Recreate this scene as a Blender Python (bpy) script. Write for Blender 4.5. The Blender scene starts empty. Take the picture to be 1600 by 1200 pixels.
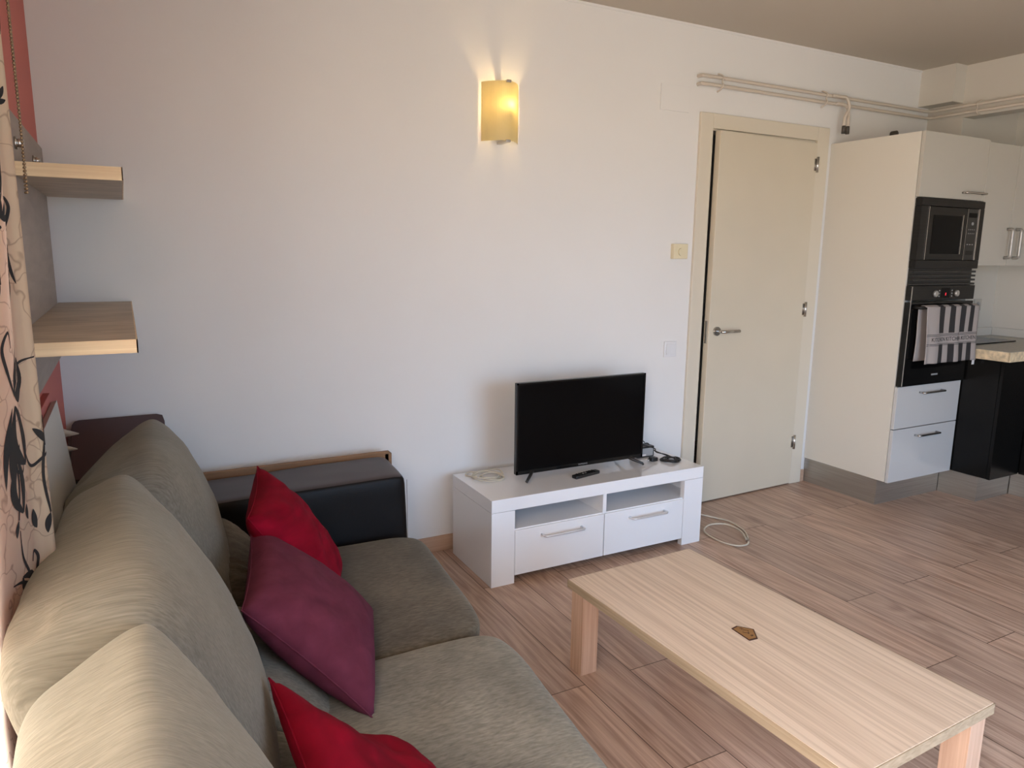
import bpy, bmesh, math, random
from mathutils import Vector, Matrix, noise
random.seed(7)
D = bpy.data
SC = bpy.context.scene
COL = SC.collection

# ------------------------------------------------------------------ materials
def new_mat(name):
    m = D.materials.new(name); m.use_nodes = True
    nt = m.node_tree
    b = nt.nodes.get('Principled BSDF')
    return m, nt, b
def node(nt, t, **kw):
    n = nt.nodes.new(t)
    for k, v in kw.items(): setattr(n, k, v)
    return n
def c4(c): return (c[0], c[1], c[2], 1)
def plain(name, col, rough=.5, metal=0, spec=.5, coat=0, bump=0, bscale=200, var=0, vscale=3):
    m, nt, b = new_mat(name)
    b.inputs['Base Color'].default_value = c4(col)
    b.inputs['Roughness'].default_value = rough
    b.inputs['Metallic'].default_value = metal
    b.inputs['Specular IOR Level'].default_value = spec
    b.inputs['Coat Weight'].default_value = coat
    b.inputs['Coat Roughness'].default_value = .05
    tc = node(nt, 'ShaderNodeTexCoord')
    if bump:
        n = node(nt, 'ShaderNodeTexNoise'); n.inputs['Scale'].default_value = bscale; n.inputs['Detail'].default_value = 4
        nt.links.new(tc.outputs['Object'], n.inputs['Vector'])
        bp = node(nt, 'ShaderNodeBump'); bp.inputs['Strength'].default_value = bump; bp.inputs['Distance'].default_value = .002
        nt.links.new(n.outputs['Fac'], bp.inputs['Height']); nt.links.new(bp.outputs['Normal'], b.inputs['Normal'])
    if var:
        n = node(nt, 'ShaderNodeTexNoise'); n.inputs['Scale'].default_value = vscale; n.inputs['Detail'].default_value = 5
        nt.links.new(tc.outputs['Object'], n.inputs['Vector'])
        r = node(nt, 'ShaderNodeValToRGB')
        r.color_ramp.elements[0].position = .3; r.color_ramp.elements[1].position = .7
        r.color_ramp.elements[0].color = c4([x*(1-var) for x in col]); r.color_ramp.elements[1].color = c4([min(1, x*(1+var)) for x in col])
        nt.links.new(n.outputs['Fac'], r.inputs['Fac']); nt.links.new(r.outputs['Color'], b.inputs['Base Color'])
    return m
def grain(name, ca, cb, scale, rough=.5, detail=6, bump=.1, dist=.4, coat=0, lo=.3, hi=.7, big=None, spec=.4):
    """stretched noise: wood grain or woven streaks. scale = per-axis frequency"""
    m, nt, b = new_mat(name)
    tc = node(nt, 'ShaderNodeTexCoord'); mp = node(nt, 'ShaderNodeMapping')
    mp.inputs['Scale'].default_value = scale
    nt.links.new(tc.outputs['Object'], mp.inputs['Vector'])
    n = node(nt, 'ShaderNodeTexNoise'); n.inputs['Scale'].default_value = 1; n.inputs['Detail'].default_value = detail; n.inputs['Distortion'].default_value = dist
    nt.links.new(mp.outputs['Vector'], n.inputs['Vector'])
    r = node(nt, 'ShaderNodeValToRGB'); e = r.color_ramp.elements
    e[0].position = lo; e[1].position = hi; e[0].color = c4(ca); e[1].color = c4(cb)
    nt.links.new(n.outputs['Fac'], r.inputs['Fac'])
    out = r.outputs['Color']
    if big:
        n2 = node(nt, 'ShaderNodeTexNoise'); n2.inputs['Scale'].default_value = big[0]; n2.inputs['Detail'].default_value = 3
        nt.links.new(tc.outputs['Object'], n2.inputs['Vector'])
        r2 = node(nt, 'ShaderNodeValToRGB'); r2.color_ramp.elements[0].position = .35; r2.color_ramp.elements[1].position = .68
        r2.color_ramp.elements[0].color = c4([big[1]]*3); r2.color_ramp.elements[1].color = (1, 1, 1, 1)
        nt.links.new(n2.outputs['Fac'], r2.inputs['Fac'])
        mx = node(nt, 'ShaderNodeMix', data_type='RGBA', blend_type='MULTIPLY'); mx.inputs[0].default_value = 1
        nt.links.new(out, mx.inputs[6]); nt.links.new(r2.outputs['Color'], mx.inputs[7]); out = mx.outputs[2]
    nt.links.new(out, b.inputs['Base Color'])
    b.inputs['Roughness'].default_value = rough; b.inputs['Coat Weight'].default_value = coat
    b.inputs['Specular IOR Level'].default_value = spec
    if bump:
        bp = node(nt, 'ShaderNodeBump'); bp.inputs['Strength'].default_value = bump; bp.inputs['Distance'].default_value = .002
        nt.links.new(n.outputs['Fac'], bp.inputs['Height']); nt.links.new(bp.outputs['Normal'], b.inputs['Normal'])
    return m

M = {}
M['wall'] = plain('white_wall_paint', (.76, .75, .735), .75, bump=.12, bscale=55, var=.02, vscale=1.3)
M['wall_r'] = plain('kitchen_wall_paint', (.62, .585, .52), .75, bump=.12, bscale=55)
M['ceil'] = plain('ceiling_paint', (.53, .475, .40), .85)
M['red'] = plain('red_wall_paint', (.56, .135, .11), .6, bump=.1, bscale=60)
M['greypanel'] = grain('grey_panel', (.33, .275, .24), (.40, .34, .30), (12, 4, 30), .6)
M['gloss'] = plain('white_gloss_lacquer', (.82, .82, .83), .12, coat=.6)
M['cab'] = plain('cabinet_gloss', (.50, .475, .42), .2, coat=.4)  # white fronts darkened: dim light and dark reflections put into the colour
M['drawer'] = plain('drawer_gloss', (.58, .575, .56), .18, coat=.5)  # paler copy of the fronts: brighter light lower down put into the colour
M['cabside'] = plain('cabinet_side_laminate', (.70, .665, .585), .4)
M['cream'] = plain('cream_door_paint', (.64, .575, .455), .35, var=.02)
M['creamframe'] = plain('cream_frame_paint', (.68, .62, .51), .35)
M['black'] = plain('black_gloss', (.005, .005, .005), .12, spec=.3)
M['blackmat'] = plain('black_plastic', (.012, .012, .012), .35)
M['screen'] = plain('dark_screen', (.002, .002, .0023), .12, spec=.1)
M['dark'] = plain('dark_gap', (.004, .004, .004), .9, spec=.1)
M['chrome'] = plain('brushed_chrome', (.55, .53, .5), .25, metal=1)
M['silver'] = plain('satin_silver_handle', (.78, .78, .78), .3, metal=.6)
M['silver2'] = plain('pale_metal_handle', (.42, .40, .37), .35, metal=.5)
M['plinth'] = grain('brushed_steel_plinth', (.36, .33, .29), (.46, .43, .38), (3, 3, 200), .38)
M['plinth'].node_tree.nodes['Principled BSDF'].inputs['Metallic'].default_value = .75
M['steel'] = grain('dark_stainless', (.008, .0075, .007), (.016, .0145, .013), (2, 2, 250), .36, spec=.25, coat=.0)
M['black_cab'] = plain('black_gloss_cabinet', (.005, .0048, .0045), .25, spec=.2)
M['pipe'] = plain('painted_pipe', (.60, .53, .45), .4)
M['darkpipe'] = plain('dark_fitting', (.07, .06, .05), .5, bump=.3)
M['counter'] = plain('stone_worktop', (.50, .47, .40), .4, var=.12, vscale=60)
M['counteredge'] = plain('worktop_edge', (.72, .58, .38), .4, var=.25, vscale=45)
M['leather'] = plain('black_leather', (.008, .0065, .006), .42, spec=.16, bump=.35, bscale=400)
M['leather_top'] = plain('lit_leather_top', (.045, .034, .036), .42, bump=.3, bscale=400)  # same leather, paler: pinkish light on the armrest top put into the colour
M['stitch'] = plain('stitching', (.25, .2, .16), .7)
M['plum'] = plain('plum_lid', (.088, .058, .060), .5)
M['board'] = grain('brown_board', (.20, .10, .045), (.29, .155, .07), (3, 60, 60), .6)
M['whiteboard'] = plain('off_white_board', (.58, .545, .49), .4)
M['redcush'] = grain('crimson_velvet', (.15, .0015, .010), (.25, .003, .018), (9, 9, 30), .9, bump=.25, spec=.1)
M['purple'] = grain('plum_cotton', (.105, .020, .038), (.145, .030, .055), (20, 20, 20), .9, bump=.1, spec=.15)
M['cord_w'] = plain('cream_cable', (.60, .54, .43), .45)
M['cord_b'] = plain('black_cable', (.01, .01, .01), .45)
M['cord_g'] = plain('grey_cable', (.42, .38, .33), .45)
M['therm'] = plain('aged_plastic', (.74, .66, .46), .4)
M['whiteplastic'] = plain('white_plastic', (.74, .74, .75), .35)
M['cloth_w'] = plain('towel_cream', (.36, .32, .30), .9, bump=.4, bscale=500)
M['cloth_b'] = plain('towel_charcoal', (.022, .021, .022), .9, bump=.4, bscale=500)
M['shelf'] = grain('shaded_shelf_laminate', (.46, .37, .28), (.64, .53, .41), (7, 30, 40), .5, big=(5, .8))  # board darker than its edge band: dark reflection on top put into the colour
M['shelfedge'] = grain('shelf_edge_band', (.74, .54, .32), (.90, .71, .46), (3, 40, 120), .5)
M['tabletop'] = grain('pale_oak_laminate', (.56, .425, .315), (.72, .575, .445), (110, 2.0, 40), .42, detail=8, dist=.5, lo=.34, hi=.62, bump=.05)
M['tableedge'] = grain('oak_edge_band', (.34, .255, .16), (.48, .37, .25), (40, 3, 150), .5)
M['tableleg'] = grain('oak_leg', (.50, .31, .205), (.66, .45, .32), (110, 110, 2.5), .5)
M['badge'] = plain('badge_brown', (.27, .135, .042), .45)
M['badgedark'] = plain('badge_dark', (.045, .012, .008), .5)
M['basewood'] = grain('wood_baseboard', (.42, .27, .18), (.55, .37, .26), (3, 3, 60), .5)
M['led'] = plain('red_led', (.5, .01, .02), .4)
nt = M['led'].node_tree; b = nt.nodes['Principled BSDF']; b.inputs['Emission Color'].default_value = (1, .02, .05, 1); b.inputs['Emission Strength'].default_value = .8
M['print'] = plain('grey_print', (.30, .30, .30), .5)
M['curtain_black'] = plain('curtain_black_print', (.012, .012, .014), .9)
M['bead'] = plain('bronze_bead', (.26, .19, .12), .3, metal=.7)
M['outside'] = plain('balcony_stone', (.5, .48, .45), .8)

def fabric(name, ca, cb, big=.86, ax=(12, 330, 70)):
    m = grain(name, ca, cb, ax, .92, detail=5, bump=.4, dist=.35, lo=.28, hi=.72, big=(4.5, big), spec=.15)
    b = m.node_tree.nodes['Principled BSDF']
    b.inputs['Sheen Weight'].default_value = .25; b.inputs['Sheen Roughness'].default_value = .5
    b.inputs['Sheen Tint'].default_value = (.8, .76, .66, 1)
    return m
M['taupe'] = fabric('taupe_chenille', (.150, .135, .108), (.245, .224, .185))
M['taupe_dark'] = fabric('dark_taupe_chenille', (.085, .068, .046), (.175, .143, .103), .62, (40, 160, 110))
M['taupe_seat'] = fabric('grey_taupe_chenille', (.165, .150, .118), (.30, .275, .225), .66, (40, 160, 110))

def curtain_mat():
    m, nt, b = new_mat('cream_curtain_cloth')
    tc = node(nt, 'ShaderNodeTexCoord')
    v = node(nt, 'ShaderNodeTexVoronoi', feature='DISTANCE_TO_EDGE'); v.inputs['Scale'].default_value = 14
    n = node(nt, 'ShaderNodeTexNoise'); n.inputs['Scale'].default_value = 12
    mx0 = node(nt, 'ShaderNodeMix', data_type='RGBA'); mx0.inputs[0].default_value = .12
    nt.links.new(tc.outputs['Object'], n.inputs['Vector']); nt.links.new(tc.outputs['Object'], mx0.inputs[6]); nt.links.new(n.outputs['Color'], mx0.inputs[7])
    nt.links.new(mx0.outputs[2], v.inputs['Vector'])
    r = node(nt, 'ShaderNodeValToRGB'); e = r.color_ramp.elements
    e[0].position = 0; e[1].position = .03; e[0].color = (.50, .42, .32, 1); e[1].color = (.78, .70, .56, 1)
    nt.links.new(v.outputs['Distance'], r.inputs['Fac'])
    d = node(nt, 'ShaderNodeBsdfDiffuse'); t = node(nt, 'ShaderNodeBsdfTranslucent'); mx = node(nt, 'ShaderNodeMixShader'); mx.inputs[0].default_value = .62
    nt.links.new(r.outputs['Color'], d.inputs['Color']); nt.links.new(r.outputs['Color'], t.inputs['Color'])
    nt.links.new(d.outputs[0], mx.inputs[1]); nt.links.new(t.outputs[0], mx.inputs[2])
    nt.links.new(mx.outputs[0], nt.nodes['Material Output'].inputs['Surface'])
    return m
M['curtain'] = curtain_mat()
def shade_mat():
    m, nt, b = new_mat('frosted_glass_shade')
    t = node(nt, 'ShaderNodeBsdfTranslucent'); t.inputs['Color'].default_value = (.95, .86, .56, 1)
    d = node(nt, 'ShaderNodeBsdfPrincipled'); d.inputs['Base Color'].default_value = (.84, .79, .60, 1); d.inputs['Roughness'].default_value = .25
    mx = node(nt, 'ShaderNodeMixShader'); mx.inputs[0].default_value = .30
    nt.links.new(t.outputs[0], mx.inputs[1]); nt.links.new(d.outputs[0], mx.inputs[2])
    nt.links.new(mx.outputs[0], nt.nodes['Material Output'].inputs['Surface'])
    return m
M['shade'] = shade_mat()
def bulb_mat():
    m, nt, b = new_mat('lit_bulb')
    e = node(nt, 'ShaderNodeEmission'); e.inputs['Color'].default_value = (1, .70, .34, 1); e.inputs['Strength'].default_value = 170
    nt.links.new(e.outputs[0], nt.nodes['Material Output'].inputs['Surface'])
    return m
M['bulb'] = bulb_mat()
def floor_mat():
    m, nt, b = new_mat('oak_laminate_floor')
    tc = node(nt, 'ShaderNodeTexCoord')
    sx = node(nt, 'ShaderNodeSeparateXYZ'); cb = node(nt, 'ShaderNodeCombineXYZ')
    nt.links.new(tc.outputs['Object'], sx.inputs[0])
    nt.links.new(sx.outputs['Y'], cb.inputs['X']); nt.links.new(sx.outputs['X'], cb.inputs['Y'])
    br = node(nt, 'ShaderNodeTexBrick'); br.offset = .37; br.inputs['Scale'].default_value = 1
    br.inputs['Brick Width'].default_value = 1.28; br.inputs['Row Height'].default_value = .192
    br.inputs['Mortar Size'].default_value = .0016; br.inputs['Mortar Smooth'].default_value = 0
    br.inputs['Color1'].default_value = (.10, .10, .10, 1); br.inputs['Color2'].default_value = (.9, .9, .9, 1); br.inputs['Mortar'].default_value = (.5, .5, .5, 1)
    nt.links.new(cb.outputs[0], br.inputs['Vector'])
    # per-plank offset of the grain
    ma = node(nt, 'ShaderNodeVectorMath', operation='MULTIPLY_ADD')
    ma.inputs[1].default_value = (7, 7, 7)
    nt.links.new(br.outputs['Color'], ma.inputs[0]); nt.links.new(tc.outputs['Object'], ma.inputs[2])
    mp = node(nt, 'ShaderNodeMapping'); mp.inputs['Scale'].default_value = (70, 2.6, 1)
    nt.links.new(ma.outputs[0], mp.inputs['Vector'])
    n = node(nt, 'ShaderNodeTexNoise'); n.inputs['Scale'].default_value = 1; n.inputs['Detail'].default_value = 7; n.inputs['Distortion'].default_value = 1.0
    nt.links.new(mp.outputs['Vector'], n.inputs['Vector'])
    mp2 = node(nt, 'ShaderNodeMapping'); mp2.inputs['Scale'].default_value = (5.5, .8, 1)
    nt.links.new(ma.outputs[0], mp2.inputs['Vector'])
    n2 = node(nt, 'ShaderNodeTexNoise'); n2.inputs['Scale'].default_value = 1; n2.inputs['Detail'].default_value = 1.5; n2.inputs['Distortion'].default_value = .5
    nt.links.new(mp2.outputs['Vector'], n2.inputs['Vector'])
    # cathedral rings from the low frequency field
    mm = node(nt, 'ShaderNodeMath', operation='MULTIPLY'); mm.inputs[1].default_value = 70
    nt.links.new(n2.outputs['Fac'], mm.inputs[0])
    sn = node(nt, 'ShaderNodeMath', operation='SINE'); nt.links.new(mm.outputs[0], sn.inputs[0])
    mr = node(nt, 'ShaderNodeMapRange'); mr.inputs['From Min'].default_value = -1; mr.inputs['To Min'].default_value = -.08; mr.inputs['To Max'].default_value = .08
    nt.links.new(sn.outputs[0], mr.inputs['Value'])
    ad = node(nt, 'ShaderNodeMath', operation='ADD'); nt.links.new(n.outputs['Fac'], ad.inputs[0]); nt.links.new(mr.outputs[0], ad.inputs[1])
    r = node(nt, 'ShaderNodeValToRGB'); e = r.color_ramp.elements
    e[0].position = .27; e[1].position = .72; e[0].color = (.35, .225, .165, 1); e[1].color = (.62, .45, .35, 1)
    nt.links.new(ad.outputs[0], r.inputs['Fac'])
    r2 = node(nt, 'ShaderNodeValToRGB'); e = r2.color_ramp.elements
    e[0].color = (.84, .84, .84, 1); e[1].color = (1.08, 1.04, 1.0, 1)
    nt.links.new(br.outputs['Color'], r2.inputs['Fac'])
    mx = node(nt, 'ShaderNodeMix', data_type='RGBA', blend_type='MULTIPLY'); mx.inputs[0].default_value = 1
    nt.links.new(r.outputs['Color'], mx.inputs[6]); nt.links.new(r2.outputs['Color'], mx.inputs[7])
    mx2 = node(nt, 'ShaderNodeMix', data_type='RGBA'); mx2.inputs[7].default_value = (.09, .05, .03, 1)
    nt.links.new(br.outputs['Fac'], mx2.inputs[0]); nt.links.new(mx.outputs[2], mx2.inputs[6])
    nt.links.new(mx2.outputs[2], b.inputs['Base Color'])
    b.inputs['Roughness'].default_value = .38; b.inputs['Specular IOR Level'].default_value = .45
    bp = node(nt, 'ShaderNodeBump'); bp.inputs['Strength'].default_value = .08; bp.inputs['Distance'].default_value = .002
    nt.links.new(n.outputs['Fac'], bp.inputs['Height']); nt.links.new(bp.outputs['Normal'], b.inputs['Normal'])
    return m
M['floor'] = floor_mat()

# ------------------------------------------------------------------ geometry helpers
def link(o): COL.objects.link(o); return o
def thing(name, label, cat, loc=(0, 0, 0), group=None):
    o = link(D.objects.new(name, None)); o.location = loc; o.empty_display_size = .05
    o['label'] = label; o['category'] = cat
    if group: o['group'] = group
    return o
def tag(o, label, cat, group=None):
    o['label'] = label; o['category'] = cat
    if group: o['group'] = group
    return o
def obj(name, bm, mats, parent=None, smooth=False, label=None, recalc=True):
    """parts are modelled in room coordinates and hung under their thing"""
    me = D.meshes.new(name)
    if recalc: bmesh.ops.recalc_face_normals(bm, faces=bm.faces[:])
    bm.to_mesh(me); bm.free()
    if not isinstance(mats, (list, tuple)): mats = [mats]
    for m in mats: me.materials.append(m)
    if smooth:
        for p in me.polygons: p.use_smooth = True
    o = link(D.objects.new(name, me))
    if parent:
        o.parent = parent
        o.matrix_parent_inverse = Matrix.Translation(-parent.location)   # meshes sit at the room origin
    if label: o['label'] = label
    return o
def struct(name, bm, m, parent=None, smooth=False):
    o = obj(name, bm, m, parent, smooth)
    if not parent: o['kind'] = 'structure'
    return o
def B(*boxes, bev=0, seg=2, mi=0, bm=None):
    bm = bm or bmesh.new()
    for (x0, x1, y0, y1, z0, z1) in boxes:
        r = bmesh.ops.create_cube(bm, size=1)
        vs = r['verts']
        for v in vs:
            v.co = Vector(((x0+x1)/2+v.co.x*(x1-x0), (y0+y1)/2+v.co.y*(y1-y0), (z0+z1)/2+v.co.z*(z1-z0)))
        fs = {f for v in vs for f in v.link_faces}
        for f in fs: f.material_index = mi
        if bev:
            es = list({e for v in vs for e in v.link_edges})
            bmesh.ops.bevel(bm, geom=es, offset=bev, segments=seg, profile=.6, affect='EDGES')
    return bm
def tube(pts, r, n=8, bm=None, cap=True, mi=0):
    bm = bm or bmesh.new()
    pts = [Vector(p) for p in pts]; rings = []
    up = None
    for i, p in enumerate(pts):
        t = (pts[min(i+1, len(pts)-1)]-pts[max(i-1, 0)]).normalized()
        if up is None:
            up = Vector((0, 0, 1)) if abs(t.z) < .9 else Vector((1, 0, 0))
        s = t.cross(up).normalized(); up = s.cross(t).normalized()
        rr = r[i] if isinstance(r, (list, tuple)) else r
        rings.append([bm.verts.new(p+s*math.cos(a)*rr+up*math.sin(a)*rr) for a in [2*math.pi*k/n for k in range(n)]])
    for a, b in zip(rings, rings[1:]):
        for k in range(n):
            f = bm.faces.new((a[k], a[(k+1) % n], b[(k+1) % n], b[k])); f.material_index = mi; f.smooth = True
    if cap:
        for rg in (rings[0], rings[-1]):
            f = bm.faces.new(rg); f.material_index = mi
    return bm
def cyl(p0, p1, r, n=20, bm=None, r2=None, mi=0):
    return tube([p0, p1], [r, r2 if r2 is not None else r], n, bm, True, mi)
def spline(P, n=12, closed=False):
    P = [Vector(p) for p in P]; out = []
    m = len(P)
    rng = range(m if closed else m-1)
    for i in rng:
        p0 = P[(i-1) % m] if closed or i > 0 else P[i]
        p1 = P[i]; p2 = P[(i+1) % m]
        p3 = P[(i+2) % m] if closed or i+2 < m else p2
        for k in range(n):
            t = k/n
            out.append(.5*((2*p1)+(-p0+p2)*t+(2*p0-5*p1+4*p2-p3)*t*t+(-p0+3*p1-3*p2+p3)*t**3))
    if not closed: out.append(P[-1])
    return out
def prism(poly, axis, a0, a1, bm=None, mi=0):
    """extrude a 2d polygon along an axis; poly holds the other two coordinates in xyz order"""
    bm = bm or bmesh.new()
    def mk(q, a):
        q = list(q); q.insert('xyz'.index(axis), a); return bm.verts.new(q)
    v0 = [mk(q, a0) for q in poly]; v1 = [mk(q, a1) for q in poly]
    n = len(poly)
    for i in range(n):
        bm.faces.new((v0[i], v0[(i+1) % n], v1[(i+1) % n], v1[i])).material_index = mi
    bm.faces.new(v0).material_index = mi; bm.faces.new(v1[::-1]).material_index = mi
    return bm
def text_bm(body, size, place, ext=.0004, bold=False, spacing=1.0):
    cu = D.curves.new('lettering', 'FONT'); cu.body = body; cu.size = size; cu.align_x = 'CENTER'; cu.align_y = 'CENTER'
    cu.extrude = ext; cu.resolution_u = 3; cu.space_character = spacing
    if bold: cu.offset = size*.02
    o = D.objects.new('lettering', cu); COL.objects.link(o)
    bpy.context.view_layer.update()
    me = D.meshes.new_from_object(o.evaluated_get(bpy.context.evaluated_depsgraph_get()))
    bm = bmesh.new(); bm.from_mesh(me)
    D.objects.remove(o); D.curves.remove(cu); D.meshes.remove(me)
    for v in bm.verts: v.co = place(v.co)
    for f in bm.faces: f.material_index = 0
    return bm

def superbox(corners, n=18, k=5.0, wr=0, seed=0, bul=(0, 0, 0), wscale=(3, 3, 3), dents=()):
    """soft box cushion: a rounded cube mapped trilinearly onto 8 corners
    corner index = ix + 2*iy + 4*iz; bul = extra bulge along local x,y,z faces"""
    bm = bmesh.new(); r = bmesh.ops.create_cube(bm, size=2)
    bmesh.ops.subdivide_edges(bm, edges=bm.edges[:], cuts=n, use_grid_fill=True)
    Cn = [Vector(c) for c in corners]
    cen = sum(Cn, Vector())/8
    for v in bm.verts:
        p = v.co.copy()
        # even out spacing towards the rims
        q = Vector([math.sin(a*math.pi/2*.92)/math.sin(math.pi/2*.92) for a in p])
        ln = (abs(q.x)**k+abs(q.y)**k+abs(q.z)**k)**(1/k)
        s = q/ln
        s = Vector([s[i]*(1+(bul[i] if i != 0 or s[i] > 0 else .04)*max(0, 1-s[(i+1) % 3]**2)*max(0, 1-s[(i+2) % 3]**2)) for i in range(3)])
        t = (s+Vector((1, 1, 1)))/2
        o = Vector()
        for i, c in enumerate(Cn):
            w = (t.x if i & 1 else 1-t.x)*(t.y if i & 2 else 1-t.y)*(t.z if i & 4 else 1-t.z)
            o += c*w
        v.co = o
    bm.normal_update()
    for v in bm.verts:
        d = 0
        if wr:
            q = Vector((v.co.x*wscale[0]+seed, v.co.y*wscale[1], v.co.z*wscale[2]))
            d = wr*(noise.noise(q)+.5*noise.noise(q*2.3))
        for (c, rad, dep) in dents:
            dd = (v.co-Vector(c)).length/rad
            if dd < 1: d -= dep*(1-dd*dd)**2
        v.co += v.normal*d
    return bm
def pillow(A, Bc, Cc, Dc, th, n=28, wr=.006, seed=0, pinch=.07, sag=()):
    """square scatter cushion, corners in order around its outline"""
    bm = bmesh.new()
    A, Bc, Cc, Dc = map(Vector, (A, Bc, Cc, Dc))
    nrm = (Bc-A).cross(Dc-A).normalized()
    def pos(u, v, s):
        a, b = 2*u-1, 2*v-1
        # sides drawn in between the corners
        a2 = a*(1-pinch*(1-b*b)*abs(a)); b2 = b*(1-pinch*(1-a*a)*abs(b))
        uu, vv = (a2+1)/2, (b2+1)/2
        base = A*(1-uu)*(1-vv)+Bc*uu*(1-vv)+Cc*uu*vv+Dc*(1-uu)*vv
        h = max(0, (1-a**2))**.5*max(0, (1-b**2))**.5
        h = h**.8
        q = Vector((base.x*9+seed, base.y*9, base.z*9))
        w = noise.noise(q)+.6*noise.noise(q*2.1)
        edge = min(1, 3*(1-max(abs(a), abs(b))))
        # pleats running in from the rims
        pl = math.sin((a-b)*9+seed)*.4+math.sin((a+b)*14+2*seed)*.3
        for (su, sv, sr, sd) in sag:
            q2 = ((u-su)**2+(v-sv)**2)/sr**2
            if q2 < 1: base = base+Vector((0, 0, -sd*(1-q2)**2))
        return base+nrm*s*(th/2*h)+nrm*(w*wr*edge+pl*wr*.8*edge*(1-edge*.6))
    g = {}
    for s in (1, -1):
        for i in range(n+1):
            for j in range(n+1):
                if s == -1 and (i in (0, n) or j in (0, n)): g[s, i, j] = g[1, i, j]
                else: g[s, i, j] = bm.verts.new(pos(i/n, j/n, s))
        for i in range(n):
            for j in range(n):
                f = (g[s, i, j], g[s, i+1, j], g[s, i+1, j+1], g[s, i, j+1])
                bm.faces.new(f if s == 1 else f[::-1])
    rim = [g[1, i, 0].co.copy() for i in range(n+1)]+[g[1, n, j].co.copy() for j in range(1, n+1)]+[g[1, i, n].co.copy() for i in range(n-1, -1, -1)]+[g[1, 0, j].co.copy() for j in range(n-1, -1, -1)]
    return bm, rim
def seam_bm(rim, r=.0025): return tube(rim, r, 6)

# ------------------------------------------------------------------ the room
H = 2.65; XR = 5.008; YF = -4.7; XK = 5.62
def build_room():
    struct('floor', B((-.2, 5.9, YF-.1, 1.2, -.1, 0)), M['floor'])
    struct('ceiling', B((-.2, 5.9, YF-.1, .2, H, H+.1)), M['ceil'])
    # back wall with the door opening
    struct('wall_back', B((-.2, 3.132, 0, .12, 0, H), (3.965, 5.9, 0, .12, 0, H), (3.132, 3.965, 0, .12, 2.142, H)), M['wall'])
    struct('wall_hallway', B((2.4, 4.7, 1.1, 1.2, 0, H), (2.3, 2.4, .12, 1.2, 0, H), (4.7, 4.8, .12, 1.2, 0, H), (2.3, 4.8, .12, 1.2, H, H+.1)), M['wall'])
    # left wall: red, balcony opening behind the curtain
    struct('wall_left', B((-.2, 0, -1.86, 0, 0, H), (-.2, 0, YF, -3.9, 0, H), (-.2, 0, -3.9, -1.86, 2.25, H)), M['red'])
    # right: pier, lintel, kitchen recess
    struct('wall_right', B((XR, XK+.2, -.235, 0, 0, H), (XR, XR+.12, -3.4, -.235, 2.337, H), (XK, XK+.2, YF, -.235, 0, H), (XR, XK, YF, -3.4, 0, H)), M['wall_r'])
    # front wall behind the camera with a wide window
    struct('wall_front', B((-.2, 1.5, YF-.1, YF, 0, H), (3.7, 5.9, YF-.1, YF, 0, H), (1.5, 3.7, YF-.1, YF, 2.15, H), (1.5, 3.7, YF-.1, YF, 0, .25)), M['wall'])
    struct('window_1', B((1.5, 3.7, YF-.08, YF-.02, .25, .31), (1.5, 3.7, YF-.08, YF-.02, 2.09, 2.15), (1.5, 1.56, YF-.08, YF-.02, .31, 2.09), (3.64, 3.7, YF-.08, YF-.02, .31, 2.09), (2.57, 2.63, YF-.08, YF-.02, .31, 2.09)), M['whiteplastic'])
    struct('window_2', B((-.12, -.06, -3.9, -1.86, 0, .06), (-.12, -.06, -3.9, -1.86, 2.19, 2.25), (-.12, -.06, -3.9, -3.84, 0, 2.25), (-.12, -.06, -1.92, -1.86, 0, 2.25), (-.12, -.06, -2.91, -2.85, 0, 2.25)), M['whiteplastic'])
    # boxed-in corner under the ceiling
    struct('trim_1', B((4.897, XR, -.225, 0, 2.425, H)), M['wall_r'])
    struct('baseboard_back', B((.0, 3.044, -.012, 0, 0, .078), (4.06, 4.098, -.012, 0, 0, .078), bev=.002), M['basewood'])
    struct('baseboard_left', B((0, .012, -1.84, -.014, 0, .078), bev=.002), M['basewood'])
    # thin strip of paint overlap where wall meets ceiling
    struct('trim_2', B((0, 4.897, -.004, 0, H-.012, H)), M['wall'])
    # red ledge behind the off-white board
    struct('trim_3', B((0, .018, -1.5, -.66, .9, 1.035), bev=.002), M['red'])
    # concrete balcony floor outside the side opening
    struct('trim_4', B((-1.5, -.2, YF, -1, -.1, -.02)), M['outside'])
build_room()

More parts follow.
